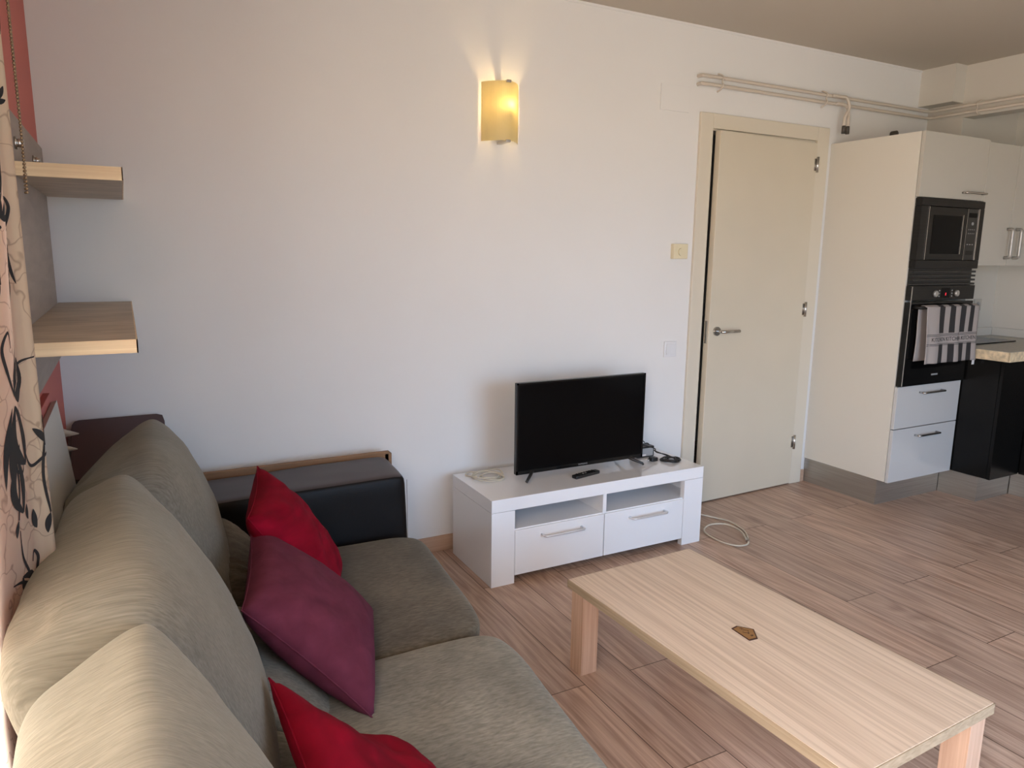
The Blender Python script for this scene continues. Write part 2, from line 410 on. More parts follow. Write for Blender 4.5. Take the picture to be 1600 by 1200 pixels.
def build_door():
    d = struct('door_1', B((3.044, 3.134, -.018, 0, 0, 2.219), (3.96, 4.06, -.018, 0, 0, 2.219), (3.134, 3.96, -.018, 0, 2.14, 2.219), bev=.004), M['creamframe'])
    struct('door_jamb', B((3.132, 3.142, 0, .11, 0, 2.142), (3.957, 3.965, 0, .11, 0, 2.142), (3.142, 3.957, 0, .11, 2.132, 2.142)), M['creamframe'], d)
    # leaf, standing slightly ajar: local frame hinged at the right edge
    a = math.radians(2.3); hx, hy = 3.958, -.016
    R = Matrix.Translation((hx, hy, 0)) @ Matrix.Rotation(a, 4, 'Z')
    def L(bm):
        bm.transform(R); return bm
    W = .804
    leaf = struct('door_leaf', L(B((-W, 0, -.006, .034, .008, 2.128), bev=.004)), M['cream'], d)
    struct('lock_plate', L(B((-W-.001, -W+.001, .004, .024, .96, 1.09))), M['chrome'], d)
    h = cyl((-W+.058, -.006, 1.03), (-W+.058, -.016, 1.03), .026)
    h = tube([(-W+.058, -.014, 1.03), (-W+.058, -.05, 1.03), (-W+.066, -.058, 1.03), (-W+.08, -.06, 1.03), (-W+.19, -.06, 1.03)], .0095, 12, h)
    struct('door_handle', L(h), M['chrome'], d)
    for z in (2.0, 1.135, .285):
        hb = cyl((0, -.016, z-.045), (0, -.016, z+.045), .0075, 10)
        hb = B((-.018, 0, -.0085, -.005, z-.035, z+.035), bm=hb)
        struct('hinge', L(hb), M['chrome'], d)
build_door()

# ------------------------------------------------------------------ wall fittings
def build_fittings():
    t = thing('blank_cover_plate', 'square white blank cover plate on the wall above the light switch, left of the pipes', 'cover plate', (2.868, -.004, 2.203))
    obj('plate', B((2.772, 2.966, -.007, 0, 2.205, 2.335), bev=.002), M['wall'], t)
    t = thing('thermostat', 'small cream square thermostat with round dial left of the door', 'thermostat', (2.94, -.01, 1.432))
    obj('housing', B((2.893, 2.992, -.028, 0, 1.437, 1.518), bev=.004), M['therm'], t)
    obj('dial', cyl((2.944, -.0275, 1.474), (2.944, -.036, 1.474), .021, 28), M['therm'], t, label='round cream dial')
    t = thing('light_switch', 'white square light switch on the wall below the thermostat', 'light switch', (2.918, -.01, .89))
    obj('frame', B((2.876, 2.962, -.01, 0, .893, .980), bev=.003), M['whiteplastic'], t)
    obj('rocker', B((2.888, 2.950, -.016, -.0095, .906, .967), bev=.002), M['whiteplastic'], t)
    # wall lamp
    t = thing('wall_lamp', 'lit wall lamp with curved yellowish frosted glass shade above the television', 'wall lamp', (1.83, 0, 1.96))
    obj('back_plate', B((1.80, 1.86, -.012, -.0005, 1.975, 2.205), bev=.003), M['whiteplastic'], t)
    bm = bmesh.new(); n = 20; prev = None
    xs = lambda u: 1.832+.095*u
    ys = lambda u: -.012-.080*(1-u*u)
    cols = []
    for i in range(n+1):
        u = -1+2*i/n
        col = []
        for (dy, z) in ((0, 1.964), (0, 2.222), (.005, 2.222), (.005, 1.964)):
            col.append(bm.verts.new((xs(u), ys(u)+dy, z)))
        cols.append(col)
    for a, b in zip(cols, cols[1:]):
        for k in range(4): bm.faces.new((a[k], a[(k+1) % 4], b[(k+1) % 4], b[k]))
    bm.faces.new(cols[0]); bm.faces.new(cols[-1][::-1])
    obj('lamp_shade', bm, M['shade'], t, smooth=False)
    bb = bmesh.new(); bmesh.ops.create_uvsphere(bb, u_segments=20, v_segments=12, radius=.015, matrix=Matrix.Translation((1.845, -.066, 2.125)))
    obj('bulb', bb, M['bulb'], t, smooth=True)
    obj('socket', tube([(1.83, -.012, 2.0), (1.832, -.04, 2.0), (1.840, -.056, 2.02), (1.845, -.066, 2.108)], .011, 12), M['whiteplastic'], t, smooth=True)
    for z in (2.214, 1.955):
        obj('clip', B((1.821, 1.843, -.1, -.0, z, z+.012), bev=.002), M['chrome'], t, label='small metal clip')
build_fittings()

# pipes: a pair of painted pipes along the back wall and round the corner
def build_pipes():
    t = thing('heating_pipes', 'pair of thin painted pipes running under the ceiling and round the kitchen corner', 'pipes', (3.02, 0, 2.36))
    r = .0095
    for z in (2.398, 2.357):
        pts = spline([(3.02, .0, z), (3.024, -.02, z), (3.05, -.032, z), (3.3, -.033, z)], 5)[:-1] + [(3.3, -.033, z), (4.93, -.033, z), (4.965, -.036, z), (4.975, -.06, z), (4.976, -3.3, z)]
        obj('pipe', tube(pts, r, 12), M['pipe'], t, smooth=True)
    # drop branches
    p1 = spline([(4.02, -.045, 2.398), (4.10, -.05, 2.398), (4.135, -.056, 2.392), (4.160, -.058, 2.345), (4.140, -.056, 2.30), (4.132, -.054, 2.27), (4.132, -.054, 2.20)], 6)
    p2 = spline([(4.06, -.045, 2.357), (4.13, -.045, 2.357), (4.162, -.045, 2.34), (4.168, -.05, 2.30), (4.166, -.054, 2.27), (4.166, -.054, 2.20)], 6)
    for p in (p1, p2): obj('branch_pipe', tube(p, .0095, 12), M['pipe'], t, smooth=True)
    for x, y in ((4.132, -.054), (4.166, -.054)):
        obj('end_cap', tube([(x, y, 2.235), (x, y, 2.222), (x, y, 2.19)], [.0105, .012, .012], 12), M['darkpipe'], t, label='dark end fitting')
    for x in (3.16, 3.98):
        s = spline([(x, -.001, 2.425), (x, -.02, 2.418), (x, -.046, 2.400), (x, -.036, 2.378), (x, -.046, 2.357), (x, -.02, 2.338), (x, -.001, 2.333)], 6)
        obj('pipe_clip', tube(s, .004, 8), M['pipe'], t, smooth=True)
    s = spline([(5.007, -.34, 2.425), (4.985, -.34, 2.415), (4.962, -.34, 2.400), (4.972, -.34, 2.378), (4.962, -.34, 2.357), (4.985, -.34, 2.34), (5.007, -.34, 2.34)], 6)
    obj('pipe_clip', tube(s, .004, 8), M['pipe'], t, smooth=True)
    t = thing('pipe_stub', 'dark capped pipe stub on the wall above the tall kitchen cabinet', 'pipe stub', (4.658, 0, 2.235))
    obj('cap', cyl((4.658, 0, 2.235), (4.658, -.035, 2.235), .02), M['darkpipe'], t, smooth=True)
build_pipes()

# ------------------------------------------------------------------ kitchen
def bar_handle(parent, a, b, mid=None, ends=None, r=.0055):
    """bowed bar: chrome feet, coloured grip, one continuous tube from a to b (points on the door face)"""
    a, b = Vector(a), Vector(b); out = Vector((0, -.032, 0)); d = (b-a).normalized()*.006
    pts = [a, a+out*.8, a+out+d, a+out+d*3, b+out-d*3, b+out-d, b+out*.8, b]
    bm = bmesh.new(); tube(pts, r, 10, bm)
    for f in bm.faces:
        if abs(f.calc_center_median().y-(a.y-.032)) < .004 and abs((f.calc_center_median()-a).dot(d.normalized())-(b-a).length/2) < (b-a).length/2-.012: f.material_index = 1
    return obj('handle', bm, [ends or M['chrome'], mid or M['blackmat']], parent)
def build_kitchen():
    x0, x1 = 4.10, 4.703; zt = 2.133; zb = .157
    t = thing('tall_oven_cabinet', 'tall white kitchen cabinet housing the microwave and oven', 'kitchen cabinet', (4.4, -.3, 0))
    obj('carcass', B((x0, x0+.018, -.577, -.002, zb, zt), (x1-.018, x1, -.577, -.237, zb, zt), (x0+.018, x1-.018, -.577, -.012, zt-.018, zt), (x0+.018, x1-.018, -.577, -.012, zb, zb+.018), (x0+.018, x1-.018, -.577, -.012, .70, .718), (x0+.018, x1-.018, -.577, -.012, 1.79, 1.805), (x0+.018, x1-.018, -.012, -.002, zb, zt)), M['cabside'], t)
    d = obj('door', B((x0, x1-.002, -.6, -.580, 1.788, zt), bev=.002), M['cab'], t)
    bar_handle(d, (4.49, -.6, 1.826), (4.68, -.6, 1.826))
    d = obj('drawer', B((x0, x1, -.6, -.580, .478, .727), bev=.002), M['drawer'], t); bar_handle(d, (4.305, -.6, .683), (4.51, -.6, .683))
    d = obj('drawer', B((x0, x1, -.6, -.580, zb-.002, .473), bev=.002), M['drawer'], t); bar_handle(d, (4.305, -.6, .425), (4.51, -.6, .425))
    obj('plinth', B((4.105, 4.117, -.527, -.004, 0, zb-.003), (4.117, 4.712, -.527, -.515, 0, zb-.003), (4.7, 4.712, -.515, -.25, 0, .155)), M['plinth'], t, label='brushed metal plinth')
    # microwave
    t = thing('built_in_microwave', 'built-in dark steel microwave with black window above the oven', 'microwave', (4.4, -.6, 1.398))
    F = -.618
    fr = B((x0+.004, x1-.004, F, -.58, 1.742, 1.783), (x0+.004, x1-.004, F, -.58, 1.400, 1.446), (x0+.004, 4.172, F, -.58, 1.446, 1.742), (4.645, x1-.004, F, -.58, 1.446, 1.742), bev=.004)
    obj('frame', fr, M['steel'], t)
    obj('oven_body', B((4.15, 4.66, -.585, -.15, 1.43, 1.75)), M['blackmat'], t)
    d = obj('door', B((4.172, 4.53, F-.002, -.59, 1.449, 1.739), bev=.003), M['steel'], t)
    obj('window', B((4.218, 4.487, F-.0035, F, 1.482, 1.694)), M['screen'], d, label='black glass window')
    obj('edge_trim', B((4.172, 4.176, F-.004, F, 1.449, 1.739)), M['chrome'], d, label='bright edge strip')
    obj('edge_trim', B((4.489, 4.494, F-.006, F, 1.482, 1.70)), M['chrome'], d, label='bright edge strip')
    c = obj('control_panel', B((4.534, 4.642, F-.002, -.59, 1.449, 1.739), bev=.002), M['blackmat'], t)
    obj('side_trim', B((4.640, 4.646, F-.005, F, 1.449, 1.739)), M['chrome'], c)
    obj('side_trim', B((4.531, 4.534, F-.004, F, 1.449, 1.739)), M['chrome'], c)
    obj('display', B((4.55, 4.625, F-.003, F, 1.69, 1.715)), M['screen'], c)
    obj('dial', cyl((4.587, F-.001, 1.655), (4.587, F-.006, 1.655), .009, 16), M['print'], c)
    for zz in (1.622, 1.600):
        for k in range(4): obj('button', B((4.556+k*.018, 4.562+k*.018, F-.003, F, zz-.0025, zz+.0025)), M['print'], c)
    for k in range(3): obj('button', B((4.556+k*.024, 4.568+k*.024, F-.003, F, 1.535, 1.540)), M['print'], c)
    obj('open_button', B((4.555, 4.625, F-.003, F, 1.478, 1.503), bev=.001), M['steel'], c)
    # oven
    t = thing('built_in_oven', 'built-in black oven below the microwave with striped towel on its handle', 'oven', (4.4, -.6, .73))
    vb = bmesh.new()
    for k in range(4): B((x0+.006, x1-.006, -.612, -.585, 1.306+k*.0235, 1.318+k*.0235), bev=.002, bm=vb)
    B((x0+.012, x1-.012, -.59, -.57, 1.30, 1.40), bm=vb, mi=0)
    obj('vent_louvre', vb, M['blackmat'], t)
    pf = -.616
    c = obj('control_panel', B((x0+.004, x1-.004, pf, -.58, 1.222, 1.303), bev=.003), M['steel'], t)
    obj('display', B((4.375, 4.455, pf-.0015, pf, 1.232, 1.29)), M['screen'], c)
    obj('clock_digit', B((4.412, 4.420, pf-.0025, pf-.001, 1.247, 1.262)), M['led'], c, label='small red lit digit')
    for x in (4.315, 4.515):
        obj('knob', tube([(x, pf, 1.258), (x, pf-.012, 1.258), (x, pf-.014, 1.258)], [.019, .018, .014], 24), M['silver2'], c, smooth=False, label='round metal knob')
    for x in (4.355, 4.475):
        for zz in (1.243, 1.258, 1.275): obj('button', cyl((x, pf, zz), (x, pf-.003, zz), .0045, 10), M['print'], c)
    d = obj('door', B((x0+.004, x1-.004, pf, -.58, .731, 1.212), bev=.003), M['black'], t)
    obj('glass', B((x0+.07, x1-.05, pf-.001, pf, .83, 1.16)), M['screen'], d)
    obj('side_trim', B((x0+.0045, x0+.008, pf-.002, pf+.002, .735, 1.30)), M['silver2'], d)
    hb = tube([(4.13, pf, 1.185), (4.13, pf-.038, 1.185), (4.138, pf-.045, 1.185), (4.667, pf-.045, 1.185), (4.675, pf-.038, 1.185), (4.675, pf, 1.185)], .0095, 12)
    obj('door_handle', hb, M['steel'], d)
    obj('badge', B((4.37, 4.43, pf-.0015, pf, .782, .792), bev=.0006), M['print'], d)
    # wall cabinets
    xs = [(4.706, 5.02), (5.023, 5.34)]
    lab = ['tall narrow white wall cabinet beside the tall oven cabinet', 'white wall cabinet at the right edge, next beyond the narrow wall cabinet']
    for i, (a, b) in enumerate(xs):
        t = thing('wall_cabinet', lab[i], 'wall cabinet', ((a+b)/2, -.4, 1.42), 'white wall cabinets over the worktop')
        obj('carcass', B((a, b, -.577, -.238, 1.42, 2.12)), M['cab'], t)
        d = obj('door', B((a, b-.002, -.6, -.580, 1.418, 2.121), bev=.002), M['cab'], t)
        hx = b-.03 if i == 0 else a+.06
        bar_handle(d, (hx, -.6, 1.635), (hx, -.6, 1.465), M['silver2'], M['silver2'], .0095)
    # base cabinets
    t = thing('black_base_cabinet', 'gloss black base cabinet under the worktop right of the oven', 'base cabinet', (4.86, -.6, 0))
    obj('carcass', B((4.712, 5.012, -.81, -.6, .157, .868), (4.716, 5.012, -.6, -.24, .157, .868)), M['black_cab'], t)
    obj('door', B((4.712, 5.012, -.832, -.812, .155, .866), bev=.002), M['black_cab'], t)
    obj('plinth', B((4.716, 4.728, -.765, -.528, 0, .154), (4.728, 5.062, -.765, -.753, 0, .154)), M['plinth'], t, label='brushed metal plinth')
    t = thing('black_base_unit', 'black base cabinet run at the right edge nearest the camera', 'base cabinet', (5.3, -1.6, 0))
    obj('carcass', B((5.035, XK-.003, -2.8, -.24, .157, .868)), M['black_cab'], t)
    for k in range(4):
        y = -.835-k*.48
        obj('door', B((5.015, 5.034, y-.477, y, .155, .866), bev=.002), M['black_cab'], t)
    obj('plinth', B((5.067, 5.079, -2.78, -.768, 0, .154)), M['plinth'], t, label='brushed metal plinth')
    t = thing('kitchen_worktop', 'speckled beige stone worktop with chipped light edge over black cabinets', 'worktop', (5.1, -.5, .87))
    obj('slab', B((4.708, 4.995, -.852, -.238, .8705, .929), (4.995, XK-.002, -2.8, -.238, .8705, .929), bev=.003), M['counter'], t)
    obj('edge_band', B((4.704, 4.712, -.856, -.604, .8705, .927), (4.704, 5.0, -.860, -.852, .8705, .927), bev=.001), M['counteredge'], t, label='pale edge strip')
    obj('upstand', B((4.712, XK-.02, -.256, -.239, .93, .985), (XK-.02, XK-.002, -2.8, -.256, .93, .985), bev=.002), M['wall_r'], t)
    t = thing('hob', 'flat dark glass hob set in the worktop behind the towel', 'hob', (5.05, -.5, .93))
    obj('glass_top', B((4.80, 5.33, -.56, -.30, .9305, .937), bev=.002), M['screen'], t)
    for (cx, cy, rr) in ((4.93, -.43, .07), (5.17, -.43, .08)):
        rg = bmesh.new(); tube([(cx+rr*math.cos(a), cy+rr*math.sin(a), .9372) for a in [k*math.pi/16 for k in range(33)]], .001, 5, rg)
        obj('ring_mark', rg, M['print'], t)
    t = thing('wall_socket', 'white wall socket on the kitchen backsplash beside the oven', 'wall socket', (5.41, -.24, 1.11))
    obj('plate', B((5.37, 5.45, -.246, -.2355, 1.105, 1.185), bev=.003), M['cab'], t)
    obj('socket_hole', cyl((5.41, -.246, 1.145), (5.41, -.2475, 1.145), .02), M['print'], t)
build_kitchen()

def build_towel():
    t = thing('kitchen_towel', 'cream and charcoal striped kitchen towel draped over the oven door handle', 'towel', (4.42, -.66, .86))
    x0, x1 = 4.165, 4.655; ztop = 1.198; zbot = .868
    yh = -.661
    stripes = [(.23, .33), (.435, .53), (.64, .735), (.82, .90)]
    def surf(u, z, front=True, off=0):
        # gentle folds
        d = (1.0-(z-zbot)/(ztop-zbot))
        w = .007*math.sin(u*9+z*3)*(.4+d)+.004*math.sin(u*23+1)*(.3+d)
        x = x0+(x1-x0)*u+.012*math.sin(z*14+u*3)*(.3+d)*.5+d*.014*(1-u)
        y = yh-.014-abs(w)*1.1-.004 if front else -.636+.003*math.sin(u*7)
        return Vector((x, y-off if front else y, z))
    bm = bmesh.new()
    us = sorted(set([i/40 for i in range(41)]+[s for p in stripes for s in p]))
    # profile: up the back, over the bar, down the front
    prof = [('b', zbot+.012+(ztop-.02-zbot-.012)*k/10) for k in range(11)]+[('o', k) for k in range(1, 6)]+[('f', ztop-.01-(ztop-.01-zbot)*k/30) for k in range(31)]
    rows = []
    for kind, p in prof:
        row = []
        for u in us:
            if kind == 'b': v = surf(u, p, False)+Vector((-.012-.012*(ztop-p)/(ztop-zbot), 0, 0))
            elif kind == 'o':
                a = math.pi*p/6
                v = Vector((x0+(x1-x0)*u-.006, -.6575+.0215*math.cos(a), 1.180+.017*math.sin(a)))
            else: v = surf(u, p)
            row.append(bm.verts.new(v))
        rows.append((kind, p, row))
    for (ka, pa, a), (kb, pb, b) in zip(rows, rows[1:]):
        for i in range(len(us)-1):
            f = bm.faces.new((a[i], a[i+1], b[i+1], b[i])); f.smooth = True
            um = (us[i]+us[i+1])/2
            inb = any(s0 <= um <= s1 for s0, s1 in stripes)
            z = (pa+pb)/2 if kb == 'f' and ka == 'f' else 9
            if inb and not (.972 < z < 1.035): f.material_index = 1
    o = obj('cloth', bm, [M['cloth_w'], M['cloth_b']], t)
    sm = o.modifiers.new('thickness', 'SOLIDIFY'); sm.thickness = .003; sm.offset = 0
    # double border lines and the word
    lb = bmesh.new()
    for z in (1.034, 1.026, .980, .972):
        prev = None
        for i in range(61):
            u = i/60
            p = surf(u, z, True, .0022); q = surf(u, z-.0028, True, .0022)
            va, vb = lb.verts.new(p), lb.verts.new(q)
            if prev: lb.faces.new((prev[0], va, vb, prev[1]))
            prev = (va, vb)
    obj('border_lines', lb, M['cloth_b'], t)
    def pl(co):
        u = .53+co.x/(x1-x0); z = 1.003+co.y
        return surf(u, z, True, .0024-co.z)
    obj('lettering', text_bm('KITCHEN KITCHEN KITCHEN', .0325, pl, .0002), M['cloth_b'], t)
    obj('care_tag', B((4.652, 4.676, -.679, -.678, .838, .872)), M['whiteplastic'], t, label='white care tag')
build_towel()

# ------------------------------------------------------------------ tv stand and what stands on it
def build_stand():
    x0, x1, yb, yf, h = 1.567, 2.769, -.062, -.488, .403
    t = thing('tv_stand', 'low white gloss TV stand with two drawers against the wall', 'TV stand', (2.17, -.27, 0))
    obj('top', B((x0, x1, yf, yb, .345, h), bev=.0015), M['gloss'], t)
    obj('side_panel', B((x0, x0+.115, yf, yf+.03, 0, .3435), (x0, x0+.03, yf+.03, yb, 0, .3435), bev=.001), M['gloss'], t)
    obj('side_panel', B((x1-.12, x1, yf, yf+.03, 0, .3435), (x1-.03, x1, yf+.03, yb, 0, .3435), bev=.001), M['gloss'], t)
    obj('shelf', B((x0+.03, x1-.03, yf+.012, yb, .236, .252)), M['gloss'], t)
    obj('back_panel', B((x0+.03, x1-.03, yb-.012, yb, .04, .345)), M['gloss'], t)
    obj('bottom_panel', B((x0+.03, x1-.03, yf+.03, yb-.012, .04, .056)), M['gloss'], t)
    obj('divider', B((2.155, 2.175, yf+.004, yb-.012, .252, .345), (2.155, 2.175, yf+.03, yb-.012, .056, .236)), M['gloss'], t)
    for a, b, ha, hb in ((1.684, 2.162, 1.822, 2.035), (2.166, 2.647, 2.312, 2.522)):
        d = obj('drawer', B((a, b, yf, yf+.02, .037, .247), bev=.002), M['gloss'], t)
        bar_handle(d, (ha, yf, .207), (hb, yf, .207), M['silver'], M['silver'], .0055)
build_stand()
def build_tv():
    t = thing('television', 'flat black television with dark screen standing on the white TV stand', 'television', (2.15, -.29, .403))
    x0, x1, z0, z1 = 1.785, 2.520, .436, .872
    obj('casing', B((x0, x1, -.300, -.278, z0, z1), bev=.003), M['blackmat'], t)
    obj('rear_housing', B((x0+.06, x1-.06, -.279, -.235, z0+.02, z0+.29), bev=.012), M['blackmat'], t)
    obj('bezel', B((x0, x1, -.3035, -.2995, z0, z0+.018), (x0, x1, -.3035, -.2995, z1-.008, z1), (x0, x0+.008, -.3035, -.2995, z0, z1), (x1-.008, x1, -.3035, -.2995, z0, z1)), M['black'], t)
    obj('screen', B((x0+.008, x1-.008, -.3015, -.2995, z0+.018, z1-.008)), M['screen'], t)
    obj('lettering', text_bm('SAMSUNG', .011, lambda c: Vector((2.155+c.x, -.3037-c.z, .4455+c.y)), .0002, spacing=1.1), M['print'], t)
    for s, x in ((1, 1.88), (-1, 2.43)):
        for y1 in (-.345, -.215):
            bm = tube([(x, -.29, .447), (x-s*(.025 if y1 < -.3 else -.005), -.29+(y1+.29)*.45, .432), (x-s*(.06 if y1 < -.3 else -.01), y1, .416), (x-s*(.065 if y1 < -.3 else -.012), y1, .4095)], [.010, .008, .0065, .0055], 10)
            obj('foot', bm, M['blackmat'], t, smooth=True)
build_tv()
def build_remote():
    t = thing('remote_control', 'slim black remote control lying on the TV stand in front of the screen', 'remote control', (2.14, -.37, .403))
    a = Vector((2.058, -.378)); b = Vector((2.215, -.345)); d = (b-a); L = d.length; ang = math.atan2(d.y, d.x)
    R = Matrix.Translation((a.x, a.y, .4035)) @ Matrix.Rotation(ang, 4, 'Z')
    bm = B((0, L, -.017, .017, 0, .016), bev=.005, seg=3); bm.transform(R)
    obj('body', bm, M['blackmat'], t, smooth=True)
    for i in range(7):
        for j in (-1, 0, 1):
            bb = B((.022+i*.017, .030+i*.017, j*.010-.0035, j*.010+.0035, .0155, .0175), bev=.0007); bb.transform(R)
            obj('button', bb, M['print'] if (i in (2, 3) and j == 0) else M['black'], t)
build_remote()
def coil(cx, cy, z, specs, r, n=40, sq=1.0, bm=None):
    bm = bm or bmesh.new(); pts = []
    k = 0
    for (ra, rb, ph, dx, dy) in specs:
        for i in range(n):
            a = 2*math.pi*i/n
            h = z+r+r*1.7*(k % 3)*.6+.003*math.sin(a*2+ph)+.003
            pts.append((cx+dx+ra*math.cos(a+ph), cy+dy+rb*math.sin(a+ph), h))
        k += 1
    # smooth the jumps between turns
    P = [Vector(p) for p in pts]
    for _ in range(6):
        P = [P[0]]+[(P[i-1]+P[i]*2+P[i+1])/4 for i in range(1, len(P)-1)]+[P[-1]]
    return tube(P, r, 7, bm), P
def build_cables():
    z = .403
    bm, P = coil(1.70, -.185, z, [(.078, .080, 0, 0, 0), (.058, .062, .3, .010, -.012), (.070, .058, .7, -.010, .016), (.046, .052, .2, .018, .01)], .0028)
    s = spline([P[-1], (1.71, -.12, z+.016), (1.67, -.10, z+.008), (1.645, -.078, z+.005), (1.612, -.115, z+.004), (1.65, -.16, z+.004)], 6)
    tube(s, .0032, 7, bm)
    s = spline([P[0], (1.79, -.12, z+.01), (1.75, -.085, z+.006), (1.66, -.09, z+.004)], 6); tube(s, .0032, 7, bm)
    tag(obj('cable_coil', bm, M['cord_w'], None, True), 'coiled cream cable lying on the left end of the TV stand', 'cable')
    # power adapter and black leads
    t = thing('power_adapter', 'black power adapter with grey label behind right edge of television', 'power adapter', (2.60, -.21, .403))
    obj('casing', B((2.545, 2.655, -.232, -.165, .4035, .462), bev=.005), M['blackmat'], t)
    obj('sticker', B((2.553, 2.646, -.2335, -.232, .411, .454)), M['print'], t, label='silver grey label')
    nt_label = B((2.553, 2.60, -.2345, -.2333, .413, .421)); obj('label_strip', nt_label, M['whiteplastic'], t)
    bm, P = coil(2.675, -.335, z, [(.052, .05, 0, 0, 0), (.046, .042, .8, .012, .004), (.035, .045, .3, -.006, -.006), (.05, .03, .5, .016, -.004), (.028, .03, .1, .0, .0), (.055, .04, .9, .006, -.002), (.02, .03, .4, .02, 0)], .0028)
    s = spline([P[0], (2.70, -.26, z+.012), (2.665, -.215, z+.03), (2.64, -.195, z+.064), (2.60, -.20, z+.063), (2.52, -.22, z+.058)], 6); tube(s, .0028, 7, bm)
    s = spline([P[-1], (2.69, -.29, z+.02), (2.66, -.24, z+.025), (2.652, -.237, z+.045), (2.57, -.237, z+.07), (2.50, -.22, z+.06)], 6); tube(s, .0028, 7, bm)
    s = spline([(2.64, -.17, z+.062), (2.62, -.16, z+.08), (2.575, -.16, z+.105), (2.54, -.18, z+.10), (2.48, -.21, z+.08)], 6); tube(s, .0025, 7, bm)
    tag(obj('black_leads', bm, M['cord_b'], None, True), 'tangled black cables lying on the right end of the TV stand', 'cable')
    t = thing('cable_plug', 'small black plug in front of the adapter on the TV stand', 'plug', (2.60, -.30, .403))
    obj('plug_body', B((2.575, 2.615, -.315, -.285, .4035, .424), bev=.004), M['blackmat'], t)
    obj('plug_pins', tube([(2.575, -.293, .414), (2.552, -.293, .414)], .002, 6, tube([(2.575, -.307, .414), (2.552, -.307, .414)], .002, 6)), M['chrome'], t)
    pts = [(2.775, -.06, .20), (2.80, -.062, .10), (2.95, -.15, .03), (3.07, -.27, .006), (3.106, -.36, .005), (3.08, -.49, .005), (3.0, -.60, .005), (2.945, -.64, .005), (2.885, -.62, .005), (2.855, -.53, .005), (2.875, -.41, .008), (2.96, -.36, .012), (3.04, -.40, .015), (3.045, -.50, .013), (2.985, -.60, .013)]
    t = thing('aerial_cable', 'pale grey cable looped on the floor beside the TV stand', 'cable', (2.95, -.45, 0))
    obj('cable', tube(spline(pts, 10), .0045, 8), M['cord_w'], t, smooth=True)
    obj('connector', cyl((3.0, -.595, .009), (2.975, -.618, .009), .0085, 12), M['chrome'], t, label='metal connector')
build_cables()

# ------------------------------------------------------------------ coffee table
def build_table():
    A, Bq, Cq = Vector((1.535, -1.153)), Vector((2.103, -1.135)), Vector((2.140, -2.255))
    Dq = A+(Cq-Bq); h = .335
    cen = (A+Cq)/2; ang = math.radians(1.85)
    w = (Bq-A).length/2; l = (Cq-Bq).length/2
    R = Matrix.Translation((cen.x, cen.y, 0)) @ Matrix.Rotation(ang, 4, 'Z')
    t = thing('coffee_table', 'low pale oak coffee table with square legs in front of the sofa', 'coffee table', (cen.x, cen.y, 0))
    def O(name, bm, m, par=t, **k):
        bm.transform(R); return obj(name, bm, m, par, **k)
    O('tabletop', B((-w+.003, w-.003, -l+.003, l-.003, h-.03, h), bev=.0012), M['tabletop'])
    O('edge_band', B((-w, w, -l, -l+.0035, h-.030, h-.0012), (-w, w, l-.0035, l, h-.030, h-.0012), (-w, -w+.0035, -l, l, h-.030, h-.0012), (w-.0035, w, -l, l, h-.030, h-.0012)), M['tableedge'], label='darker oak edge strip')
    for sx in (-1, 1):
        for sy in (-1, 1):
            x = sx*(w-.012); y = sy*(l-.012)
            O('leg', B((min(x, x-sx*.068), max(x, x-sx*.068), min(y, y-sy*.068), max(y, y-sy*.068), 0, h-.0305), bev=.0015), M['tableleg'])
    # little house-shaped badge stuck on the top
    t2 = thing('table_badge', 'small brown five-sided badge with letters stuck on the coffee table top', 'badge', (1.83, -1.70, h))
    pts = [(1.801, -1.669), (1.827, -1.664), (1.860, -1.703), (1.829, -1.749), (1.798, -1.746)]
    z = h+.0004
    obj('badge_plate', prism(pts, 'z', z, z+.0012), M['badgedark'], t2)
    c = Vector((sum(p[0] for p in pts)/5, sum(p[1] for p in pts)/5))
    ins = [tuple(c+(Vector(p)-c)*.86) for p in pts]
    obj('badge_face', prism(ins, 'z', z+.0012, z+.0016), M['badge'], t2)
    # reading direction runs along the long side
    ax = (Vector((1.798, -1.746))-Vector((1.801, -1.669))).normalized(); ay = Vector((-ax.y, ax.x))
    org = Vector((1.826, -1.706))
    def pl(dx, dy):
        return lambda co: Vector((org.x+ax.x*(co.x+dx)+ay.x*(co.y+dy), org.y+ax.y*(co.x+dx)+ay.y*(co.y+dy), z+.0018+co.z))
    obj('lettering', text_bm('H', .013, pl(-.022, .0), .0002, True), M['badgedark'], t2)
    obj('lettering', text_bm('R', .013, pl(.023, .0), .0002, True), M['badgedark'], t2)
    obj('lettering', text_bm('A', .010, pl(.008, .001), .0002, True), M['badgedark'], t2)
    q = [(-.014, 0), (-.003, .011), (.008, 0), (-.003, -.011), (-.014, 0)]
    obj('diamond_mark', tube([pl(0, 0)(Vector((a, b, 0))) for a, b in q], .0007, 5), M['badgedark'], t2)
build_table()

